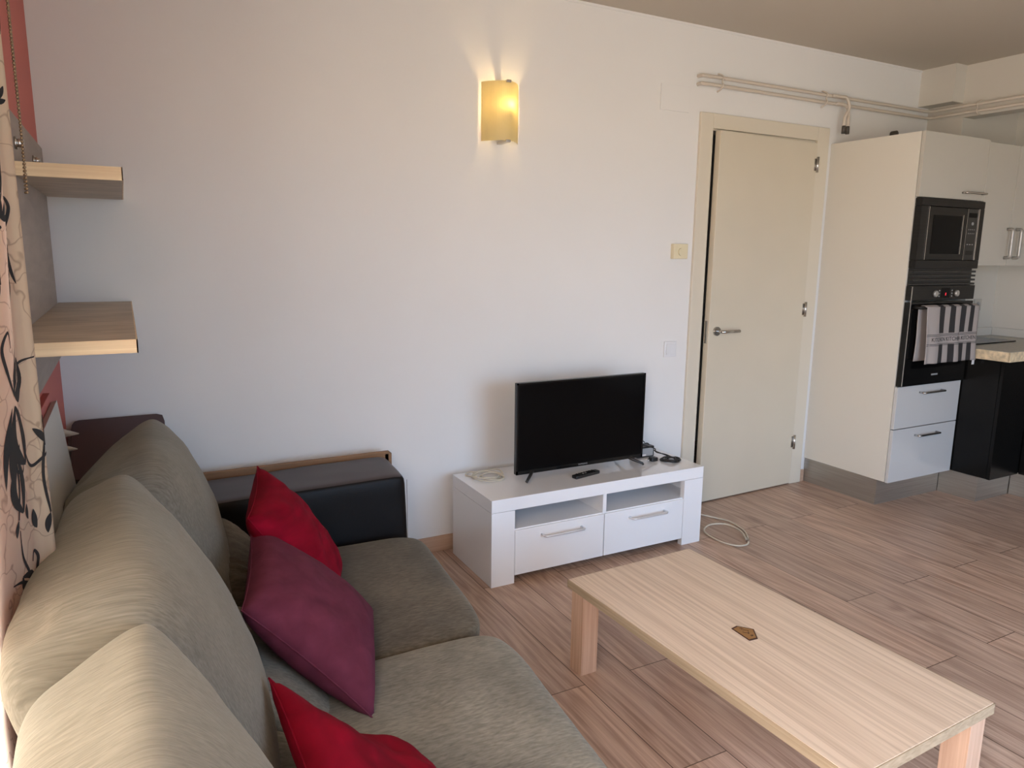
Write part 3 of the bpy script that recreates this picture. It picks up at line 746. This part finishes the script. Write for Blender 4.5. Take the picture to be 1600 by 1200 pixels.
# ------------------------------------------------------------------ left wall: panel, shelves, board, curtain
def build_left():
    t = thing('grey_wall_panel', 'flat grey backing panel on the red wall behind the shelves', 'wall panel', (0, -.8, 1.06))
    obj('panel', B((.0005, .014, -1.62, -.035, 1.068, 1.80), bev=.001), M['greypanel'], t)
    for y in (-.84, -.40):
        obj('fixing', cyl((.014, y, 1.722), (.034, y, 1.722), .011, 16, cyl((.014, y, 1.722), (.02, y, 1.722), .016, 16)), M['chrome'], t, label='small chrome fixing')
    for (z0, z1, yn, lab) in ((1.637, 1.672, -.89, 'upper pale oak floating shelf on the grey wall panel'), (1.228, 1.258, -1.335, 'lower pale oak floating shelf, longer, on the grey wall panel')):
        t = thing('floating_shelf', lab, 'shelf', (.13, (yn)/2, z0), 'oak floating shelves')
        obj('board', B((.0145, .252, yn+.003, -.004, z0, z1), bev=.0008), M['shelf'], t)
        obj('edge_band', B((.0145, .255, yn, yn+.003, z0, z1), (.252, .255, yn, -.004, z0, z1)), M['shelfedge'], t, label='light oak edge strip')
    # off-white board leaning on the wall behind the sofa
    t = thing('leaning_board', 'off-white board leaning against the red wall behind the sofa cushions', 'board', (.08, -1.1, 0))
    bm = bmesh.new()
    prof = [(.020, 1.008), (.125, 0.0), (.139, 0.0), (.034, 1.012)]
    bm = prism(prof, 'y', -1.58, -.665)
    # profile order is (x, z) for axis y
    obj('panel', bm, M['whiteboard'], t)
    # two pale pegs on the red wall
    for (y, z) in ((-.17, .80), (-.30, .775)):
        o = obj('wall_peg', tube([(.001, y, z), (.005, y, z), (.05, y, z-.006)], [.018, .015, .002], 14), M['whiteboard'])
        tag(o, 'pale pointed peg on the red wall beside the corner cabinet, %s' % ('farther from the camera' if y > -.2 else 'nearer to the camera'), 'wall peg', 'pointed wall pegs')
    # dark corner cabinet with sloping lid
    t = thing('corner_cabinet', 'low dark plum-topped cabinet in the corner behind the sofa', 'cabinet', (.2, -.12, 0))
    obj('body', B((.02, .33, -.20, -.016, 0, .60), bev=.004), M['greypanel'], t)
    obj('rim', B((.016, .335, -.215, -.0145, .60, .628), bev=.003), M['blackmat'], t, label='black rim')
    bm = bmesh.new()
    # sloping slab with rounded upper corners
    def P(x, s, off):
        y = -.215+.195*s; z = .630+.178*s
        n = Vector((0, -.178, .195)).normalized()
        return Vector((x, y, z))+n*off
    out = [(.018, 0), (.018, .84), (.022, .93), (.031, .985), (.045, 1.0), (.31, 1.0), (.33, .97), (.336, .86), (.336, 0)]
    v0 = [bm.verts.new(P(x, s, 0)) for x, s in out]; v1 = [bm.verts.new(P(x, s, .008)) for x, s in out]
    nn = len(out)
    for i in range(nn): bm.faces.new((v0[i], v0[(i+1) % nn], v1[(i+1) % nn], v1[i]))
    bm.faces.new(v0); bm.faces.new(v1[::-1])
    obj('lid', bm, M['plum'], t, label='plum lid')
build_left()

# curtain: one folded sheet with printed leaves and stems that follow the folds
CP = spline([(.022, -1.60, 0), (.062, -1.607, 0), (.086, -1.622, 0), (.088, -1.636, 0), (.076, -1.650, 0), (.066, -1.672, 0), (.070, -1.71, 0), (.068, -1.75, 0), (.050, -1.79, 0), (.045, -1.84, 0), (.055, -1.91, 0), (.084, -1.985, 0), (.088, -2.01, 0), (.078, -2.06, 0), (.050, -2.14, 0), (.045, -2.2, 0), (.07, -2.27, 0), (.09, -2.33, 0), (.06, -2.42, 0), (.045, -2.5, 0), (.08, -2.6, 0), (.06, -2.7, 0), (.03, -2.8, 0)], 10)
CL = [0]
for a, b in zip(CP, CP[1:]): CL.append(CL[-1]+(b-a).length)
def cur(s, z, off=0):
    s = max(0, min(CL[-1]-1e-6, s))
    i = 0
    while i < len(CL)-2 and CL[i+1] < s: i += 1
    t = (s-CL[i])/(CL[i+1]-CL[i])
    p = CP[i].lerp(CP[i+1], t); d = (CP[i+1]-CP[i]).normalized(); n = Vector((-d.y, d.x, 0))
    if n.x < 0: n = -n
    # smooth normal
    j = min(i+1, len(CP)-2); d2 = (CP[j+1]-CP[j]).normalized(); n2 = Vector((-d2.y, d2.x, 0))
    far = max(0, min(1, (s-.10)/.12)); far = far*far*(3-2*far)      # beyond the free edge the cloth is pressed in by the sofa
    kz = max(.12, min(1.18, .12+(z-.70)/.75)) if z < 1.5 else 1.18
    k = (1-far)*1.0+far*kz
    q = Vector((.012+(p.x-.012)*k, p.y+.004*math.sin(z*3+s*9), z))
    nn = d.lerp(d2, t); nn = Vector((-nn.y, nn.x, 0)).normalized()
    return q+nn*off
def build_curtain():
    t = thing('curtain', 'cream curtain printed with black flowers and leaves hanging at left', 'curtain', (.05, -2.2, .04))
    bm = bmesh.new(); rows = []
    for k in range(60):
        z = .04+k*(2.46-.04)/59
        rows.append([bm.verts.new(cur(s, z)) for s in CL])
    for a, b in zip(rows, rows[1:]):
        for i in range(len(CL)-1): f = bm.faces.new((a[i], a[i+1], b[i+1], b[i])); f.smooth = True
    o = bm
    # printed motifs
    OFF = -.0012 if cur(.3, 1, .01).x < cur(.3, 1).x else .0012
    def strip(pts, w):
        prev = None
        n = len(pts)
        for i, (s, z) in enumerate(pts):
            a = pts[max(0, i-1)]; b = pts[min(n-1, i+1)]
            dx, dz = b[0]-a[0], b[1]-a[1]; L = math.hypot(dx, dz) or 1
            ww = w(i/(n-1)) if callable(w) else w
            ns, nz = -dz/L*ww, dx/L*ww
            m = max(2, int(abs(ww)/.004)+1)
            row = [o.verts.new(cur(s+ns*(2*j/m-1), z+nz*(2*j/m-1), OFF)) for j in range(m+1)] if False else [o.verts.new(cur(s+ns*q, z+nz*q, OFF)) for q in (-1, -.5, 0, .5, 1)]
            if prev:
                for j in range(4):
                    f = o.faces.new((prev[j], prev[j+1], row[j+1], row[j])); f.material_index = 1
            prev = row
    def curve(P, n=8): return [(v.x, v.y) for v in spline([(a, b, 0) for a, b in P], n)]
    def stem(P, w=.0022): strip(curve(P), lambda t: w*(.6+.8*math.sin(math.pi*min(1, t+.15))))
    def leaf(s, z, ang, L, W, hollow=False):
        ca, sa = math.cos(ang), math.sin(ang)
        cl = [(s+ca*L*t+(-sa)*.08*L*math.sin(t*math.pi), z+sa*L*t+ca*.08*L*math.sin(t*math.pi)) for t in [k/14 for k in range(15)]]
        if not hollow: strip(cl, lambda t: W*math.sin(math.pi*t)**.8+.0003)
        else:
            for sg, wf in ((1, .42), (-1, .30)):
                side = []
                for k, (a, b) in enumerate(cl):
                    tt = k/14; off = sg*W*math.sin(math.pi*tt)*.85
                    side.append((a-sa*off, b+ca*off))
                strip(side, lambda t: W*wf*(.25+math.sin(math.pi*t))+.0003)
    def motif(s, z, k=1.0, fl=1):
        f = lambda a: a if fl == 1 else math.pi-a
        leaf(s, z, f(2.2), .080*k, .027*k, True); leaf(s, z, f(2.9), .06*k, .019*k, False)
        leaf(s, z-.02*k, f(-1.95), .13*k, .032*k, True); leaf(s+fl*.008*k, z-.03*k, f(-1.55), .16*k, .014*k)
        leaf(s+fl*.016*k, z-.02*k, f(-1.35), .15*k, .010*k); leaf(s, z-.12*k, f(-1.7), .11*k, .024*k, True)
        stem([(s, z), (s-fl*.01*k, z+.06*k), (s-fl*.04*k, z+.13*k), (s-fl*.05*k, z+.22*k)])
        stem([(s, z), (s+fl*.03*k, z+.04*k), (s+fl*.05*k, z+.09*k), (s+fl*.03*k, z+.12*k), (s+fl*.015*k, z+.09*k)], .003)
        stem([(s, z+.01), (s-fl*.05*k, z+.05*k), (s-fl*.10*k, z+.06*k)])
    def sprig(s, z, k=1.0, fl=1):
        stem([(s, z), (s+fl*.01*k, z+.10*k), (s-fl*.01*k, z+.2*k), (s-fl*.04*k, z+.27*k)])
        for a, L in ((.9, .06), (1.5, .075), (2.2, .06), (2.9, .04)): leaf(s-fl*.01*k, z+.17*k, a if fl == 1 else math.pi-a, L*k, .008*k)
        leaf(s, z, -1.3, .05*k, .009*k); leaf(s+fl*.05*k, z+.02, -1.7, .05*k, .010*k)
        stem([(s-fl*.01*k, z+.15*k), (s+fl*.04*k, z+.13*k), (s+fl*.06*k, z+.17*k)])
    # columns along the cloth (distance from its free edge), rows in height
    for (s, z, k, fl) in ((.176, 1.215, .9, 1), (.13, 1.48, .5, -1), (.20, 1.68, .6, -1), (.12, 1.90, .7, 1), (.17, 2.2, .8, 1), (.15, .86, .55, -1),
                          (.52, 1.15, 1, 1), (.56, 1.7, 1, -1), (.60, 2.1, .9, 1), (.85, 1.3, 1, 1), (.85, 1.9, 1, -1), (1.1, 1.6, 1, 1)):
        motif(s, z, k, fl)
    for (s, z, k, fl) in ((.085, .98, .75, 1), (.18, 1.00, .6, -1), (.115, 1.60, .55, 1), (.22, 1.40, .6, 1), (.28, 1.2, .6, 1), (.27, 1.75, .6, -1), (.45, 1.45, .8, 1), (.7, 1.6, .9, -1), (1.0, 1.35, .9, 1)):
        sprig(s, z, k, fl)
    c = obj('cloth', o, [M['curtain'], M['curtain_black']], t, recalc=False)
    tr = obj('curtain_rail', tube([(.05, -1.5, 2.48), (.05, -4.0, 2.48)], .012, 12), M['chrome'], t)
    # roller blind with bead chain, outside the frame above
    t = thing('blind_bead_chain', 'bronze bead chain of a roller blind hanging beside the curtain', 'bead chain', (.096, -1.57, 1.54))
    bd = bmesh.new()
    zz = 1.555; 
    while zz < 2.50:
        bmesh.ops.create_icosphere(bd, subdivisions=2, radius=.0026, matrix=Matrix.Translation((.0975, -1.572+.0006*math.sin(zz*20), zz))); zz += .0062
    zz = 1.555
    while zz < 2.50:
        bmesh.ops.create_icosphere(bd, subdivisions=1, radius=.0026, matrix=Matrix.Translation((.0940+.003*math.sin(min(1, (zz-1.555)*6)*math.pi*.5), -1.560, zz))); zz += .0062
    for f in bd.faces: f.smooth = True
    obj('beads', bd, M['bead'], t)
    obj('cord', tube([(.0975, -1.572, 1.553), (.0975, -1.572, 2.5)], .0006, 5), M['bead'], t)
    obj('roller', cyl((.07, -1.60, 2.52), (.07, -1.55, 2.52), .03, 16), M['whiteplastic'], t)
    obj('bracket', B((.0, .06, -1.556, -1.550, 2.49, 2.55)), M['whiteplastic'], t)
build_curtain()

# ------------------------------------------------------------------ sofa
def build_sofa():
    t = thing('sofa', 'large sofa with taupe chenille cushions and black leather armrest', 'sofa', (.65, -1.2, 0))
    # hidden frame
    obj('base', B((.16, 1.10, -2.45, -.46, .05, .17), bev=.02), M['leather'], t, label='black leather base')
    obj('back_frame', B((.032, .125, -2.5, -1.72, .17, .64), bev=.015), M['taupe_dark'], t)
    # armrest along the back wall
    bm = superbox([(.40, -.455, .06), (1.215, -.44, .06), (.40, -.128, .06), (1.225, -.125, .06), (.40, -.455, .555), (1.20, -.44, .562), (.40, -.13, .556), (1.222, -.125, .566)], n=16, k=16, wr=.004, seed=3, wscale=(4, 6, 6))
    ctr = Vector((.8, -.29, 0))
    for f in bm.faces:
        if f.normal.z > .75 and f.calc_center_median().z > .5: f.material_index = 1  # upward faces take the leather tone with light painted in
    obj('armrest', bm, [M['leather'], M['leather_top']], t, smooth=True, label='black leather armrest')
    obj('stitching', tube([(1.199, -.4445, z) for z in (.2, .3, .4, .5, .54)], .0012, 6), M['stitch'], t)
    obj('arm_board', B((.42, 1.235, -.112, -.094, .0, .572), (1.213, 1.247, -.112, -.06, .35, .562), bev=.003), M['board'], t, label='brown board behind armrest')
    # seat cushions
    zt, zb = .335, .14
    bm = superbox([(.42, -1.33, zb), (1.145, -1.30, zb), (.42, -.46, zb), (1.225, -.475, zb), (.42, -1.33, zt), (1.165, -1.30, zt-.004), (.42, -.46, zt), (1.240, -.478, zt-.006)], n=22, k=9, wr=.004, seed=11, bul=(0, 0, .04), wscale=(5, 5, 5))
    obj('seat_cushion', bm, M['taupe_dark'], t, smooth=True, label='darker brown taupe seat cushion by the armrest')
    zt = .345
    bm = superbox([(.42, -2.36, zb), (1.075, -2.36, zb), (.42, -1.33, zb), (1.175, -1.315, zb), (.42, -2.36, zt), (1.085, -2.36, zt), (.42, -1.32, zt), (1.19, -1.318, zt)], n=26, k=8, wr=.006, seed=21, bul=(0, 0, .05), wscale=(5, 4, 5),
                  dents=(((.80, -1.62, .35), .10, .012), ((.75, -1.52, .36), .08, .008)))
    obj('seat_cushion', bm, M['taupe_seat'], t, smooth=True, label='greyish taupe seat cushion nearer the camera')
    # pleated lower back pads
    def pad(corners, seed):
        b = superbox(corners, n=24, k=4, bul=(.1, 0, .1))
        b.normal_update()
        for v in b.verts:
            ph = v.co.y*150+math.sin(v.co.x*14+seed)*2.5
            v.co += v.normal*(.0028*math.sin(ph)+.004*noise.noise(Vector((v.co.x*8, v.co.y*8, v.co.z*8+seed))))
        return b
    obj('lower_back_pad', pad([(.25, -1.02, .30), (.66, -1.04, .30), (.25, -.485, .30), (.66, -.47, .30), (.25, -1.02, .54), (.50, -1.04, .54), (.25, -.49, .56), (.50, -.48, .55)], 1), M['taupe_dark'], t, smooth=True)
    obj('lower_back_pad', pad([(.25, -1.62, .30), (.665, -1.62, .30), (.25, -1.06, .30), (.66, -1.06, .30), (.25, -1.62, .47), (.46, -1.62, .47), (.25, -1.06, .48), (.47, -1.06, .48)], 5), M['taupe_seat'], t, smooth=True)
    obj('lower_back_pad', pad([(.25, -2.3, .30), (.62, -2.3, .30), (.25, -1.64, .30), (.62, -1.64, .30), (.25, -2.3, .46), (.47, -2.3, .46), (.25, -1.64, .46), (.47, -1.64, .46)], 9), M['taupe_seat'], t, smooth=True)
    # three big back cushions
    def back(corners, seed, lab, **k):
        b = superbox(corners, n=26, k=k.get('k', 4.6), wr=.008, seed=seed, bul=k.get('bul', (.10, .0, .05)), wscale=(5, 5, 5), dents=k.get('dents', ()))
        return obj('back_cushion', b, M['taupe'], t, smooth=True, label=lab)
    # order: x rear/front, y near/far, z bottom/top
    back([(.16, -1.12, .33), (.47, -1.12, .33), (.17, -.62, .33), (.47, -.44, .33),
          (.03, -1.14, .84), (.31, -1.12, .93), (.03, -.74, .72), (.30, -.27, .925)], 3, 'far taupe back cushion in the corner', k=5.5, bul=(.42, 0, .05), dents=(((.10, -.93, .80), .07, .018), ((.30, -.28, .92), .07, -.02)))
    back([(.13, -1.96, .33), (.46, -1.95, .33), (.15, -1.14, .33), (.46, -1.08, .33),
          (-.005, -2.02, .87), (.27, -1.95, .95), (.085, -1.15, .885), (.215, -1.12, .935)], 8, 'middle taupe back cushion', k=6.0, bul=(.50, 0, .05), dents=(((.215, -1.13, .93), .07, -.022), ((.06, -1.9, .9), .06, .02)))
    back([(.13, -2.66, .33), (.44, -2.66, .33), (.11, -1.97, .33), (.42, -1.93, .33),
          (.07, -2.66, .86), (.26, -2.66, .95), (.06, -1.98, .83), (.245, -1.92, .925)], 14, 'nearest taupe back cushion at the bottom left', k=7.0, bul=(.62, 0, .04), dents=(((.24, -1.93, .92), .07, -.02),))
build_sofa()

def build_pillows():
    def mk(name, label, cor, th, mat, seed, loc, sag=()):
        t = thing(name, label, 'cushion', loc, 'loose scatter cushions on the sofa')
        bm, rim = pillow(*cor, th, seed=seed, wr=.010, sag=sag)
        obj('cover', bm, mat, t, smooth=True)
        obj('seam', seam_bm(rim, .002), mat, t, smooth=True)
    mk('scatter_cushion', 'crimson scatter cushion leaning by the black armrest behind the purple one', [(.59, -.66, .735), (.835, -.745, .35), (.72, -1.12, .35), (.50, -1.06, .70)], .17, M['redcush'], 1.3, (.7, -.9, .34))
    mk('scatter_cushion', 'large plum purple scatter cushion in the middle of the sofa', [(.515, -.985, .64), (.85, -1.10, .350), (.695, -1.615, .345), (.43, -1.42, .60)], .17, M['purple'], 4.1, (.7, -1.3, .34))
    mk('scatter_cushion', 'crimson velvet scatter cushion nearest the camera at the bottom of the photo', [(.44, -1.735, .60), (.71, -1.74, .355), (.79, -2.14, .355), (.45, -2.16, .56)], .115, M['redcush'], 7.7, (.6, -1.9, .34), sag=((.45, 0, .5, .055), (.5, .45, .3, .03)))
build_pillows()

# ------------------------------------------------------------------ light
w = D.worlds.new('daylight'); SC.world = w; w.use_nodes = True
wn = w.node_tree; bg = wn.nodes['Background']
# blue sky over sunlit pale ground
wtc = wn.nodes.new('ShaderNodeTexCoord'); wsx = wn.nodes.new('ShaderNodeSeparateXYZ'); wr = wn.nodes.new('ShaderNodeValToRGB')
wmr = wn.nodes.new('ShaderNodeMapRange'); wmr.inputs['From Min'].default_value = -.5; wmr.inputs['From Max'].default_value = .5
wn.links.new(wtc.outputs['Generated'], wsx.inputs[0]); wn.links.new(wsx.outputs['Z'], wmr.inputs['Value']); wn.links.new(wmr.outputs[0], wr.inputs['Fac'])
e = wr.color_ramp.elements; e[0].position = .46; e[0].color = (.46, .49, .46, 1); e[1].position = .56; e[1].color = (.55, .88, 1.34, 1)
wn.links.new(wr.outputs['Color'], bg.inputs['Color']); bg.inputs['Strength'].default_value = 6.2
def area(name, loc, rot, sx, sy, energy, col):
    l = D.lights.new(name, 'AREA'); l.shape = 'RECTANGLE'; l.size = sx; l.size_y = sy; l.energy = energy; l.color = col
    o = link(D.objects.new(name, l)); o.location = loc; o.rotation_euler = rot
    return l
l = area('daylight_window', (2.6, YF-.09, 1.2), (math.radians(90), 0, 0), 2.2, 1.9, 0, (1, 1, 1)); l.cycles.is_portal = True
l = area('daylight_balcony', (-.19, -2.88, 1.12), (0, math.radians(-90), 0), 2.25, 2.04, 0, (1, 1, 1)); l.cycles.is_portal = True

# added warm fill lamp outside the side opening, brightens the left of the room
l = area('added_warm_fill', (-.5, -2.95, 1.35), (0, math.radians(-90), math.radians(18)), 2.4, 1.9, 165, (1, .79, .61))

# ------------------------------------------------------------------ camera
F_PX = 1128.412
yaw, pitch, roll = .4888, -.1801, .0124
Rv = Vector((0.88385775, -0.46759738, 0.01217255)); Uv = Vector((0.07317137, 0.16391858, 0.9837564)); Fv = Vector((0.46199722, 0.86861003, -0.17909545))
cam = D.cameras.new('camera'); co = link(D.objects.new('camera', cam))
m = Matrix(((Rv.x, Uv.x, -Fv.x, 0.24153), (Rv.y, Uv.y, -Fv.y, -3.15214), (Rv.z, Uv.z, -Fv.z, 1.45992), (0, 0, 0, 1)))
co.matrix_world = m
cam.sensor_fit = 'HORIZONTAL'; cam.sensor_width = 36; cam.lens = F_PX/1600*36; cam.clip_start = .02
SC.camera = co
vs = SC.view_settings; vs.view_transform = 'Standard'; vs.look = 'None'; vs.exposure = 0.19; vs.gamma = 1; vs.use_curve_mapping = False
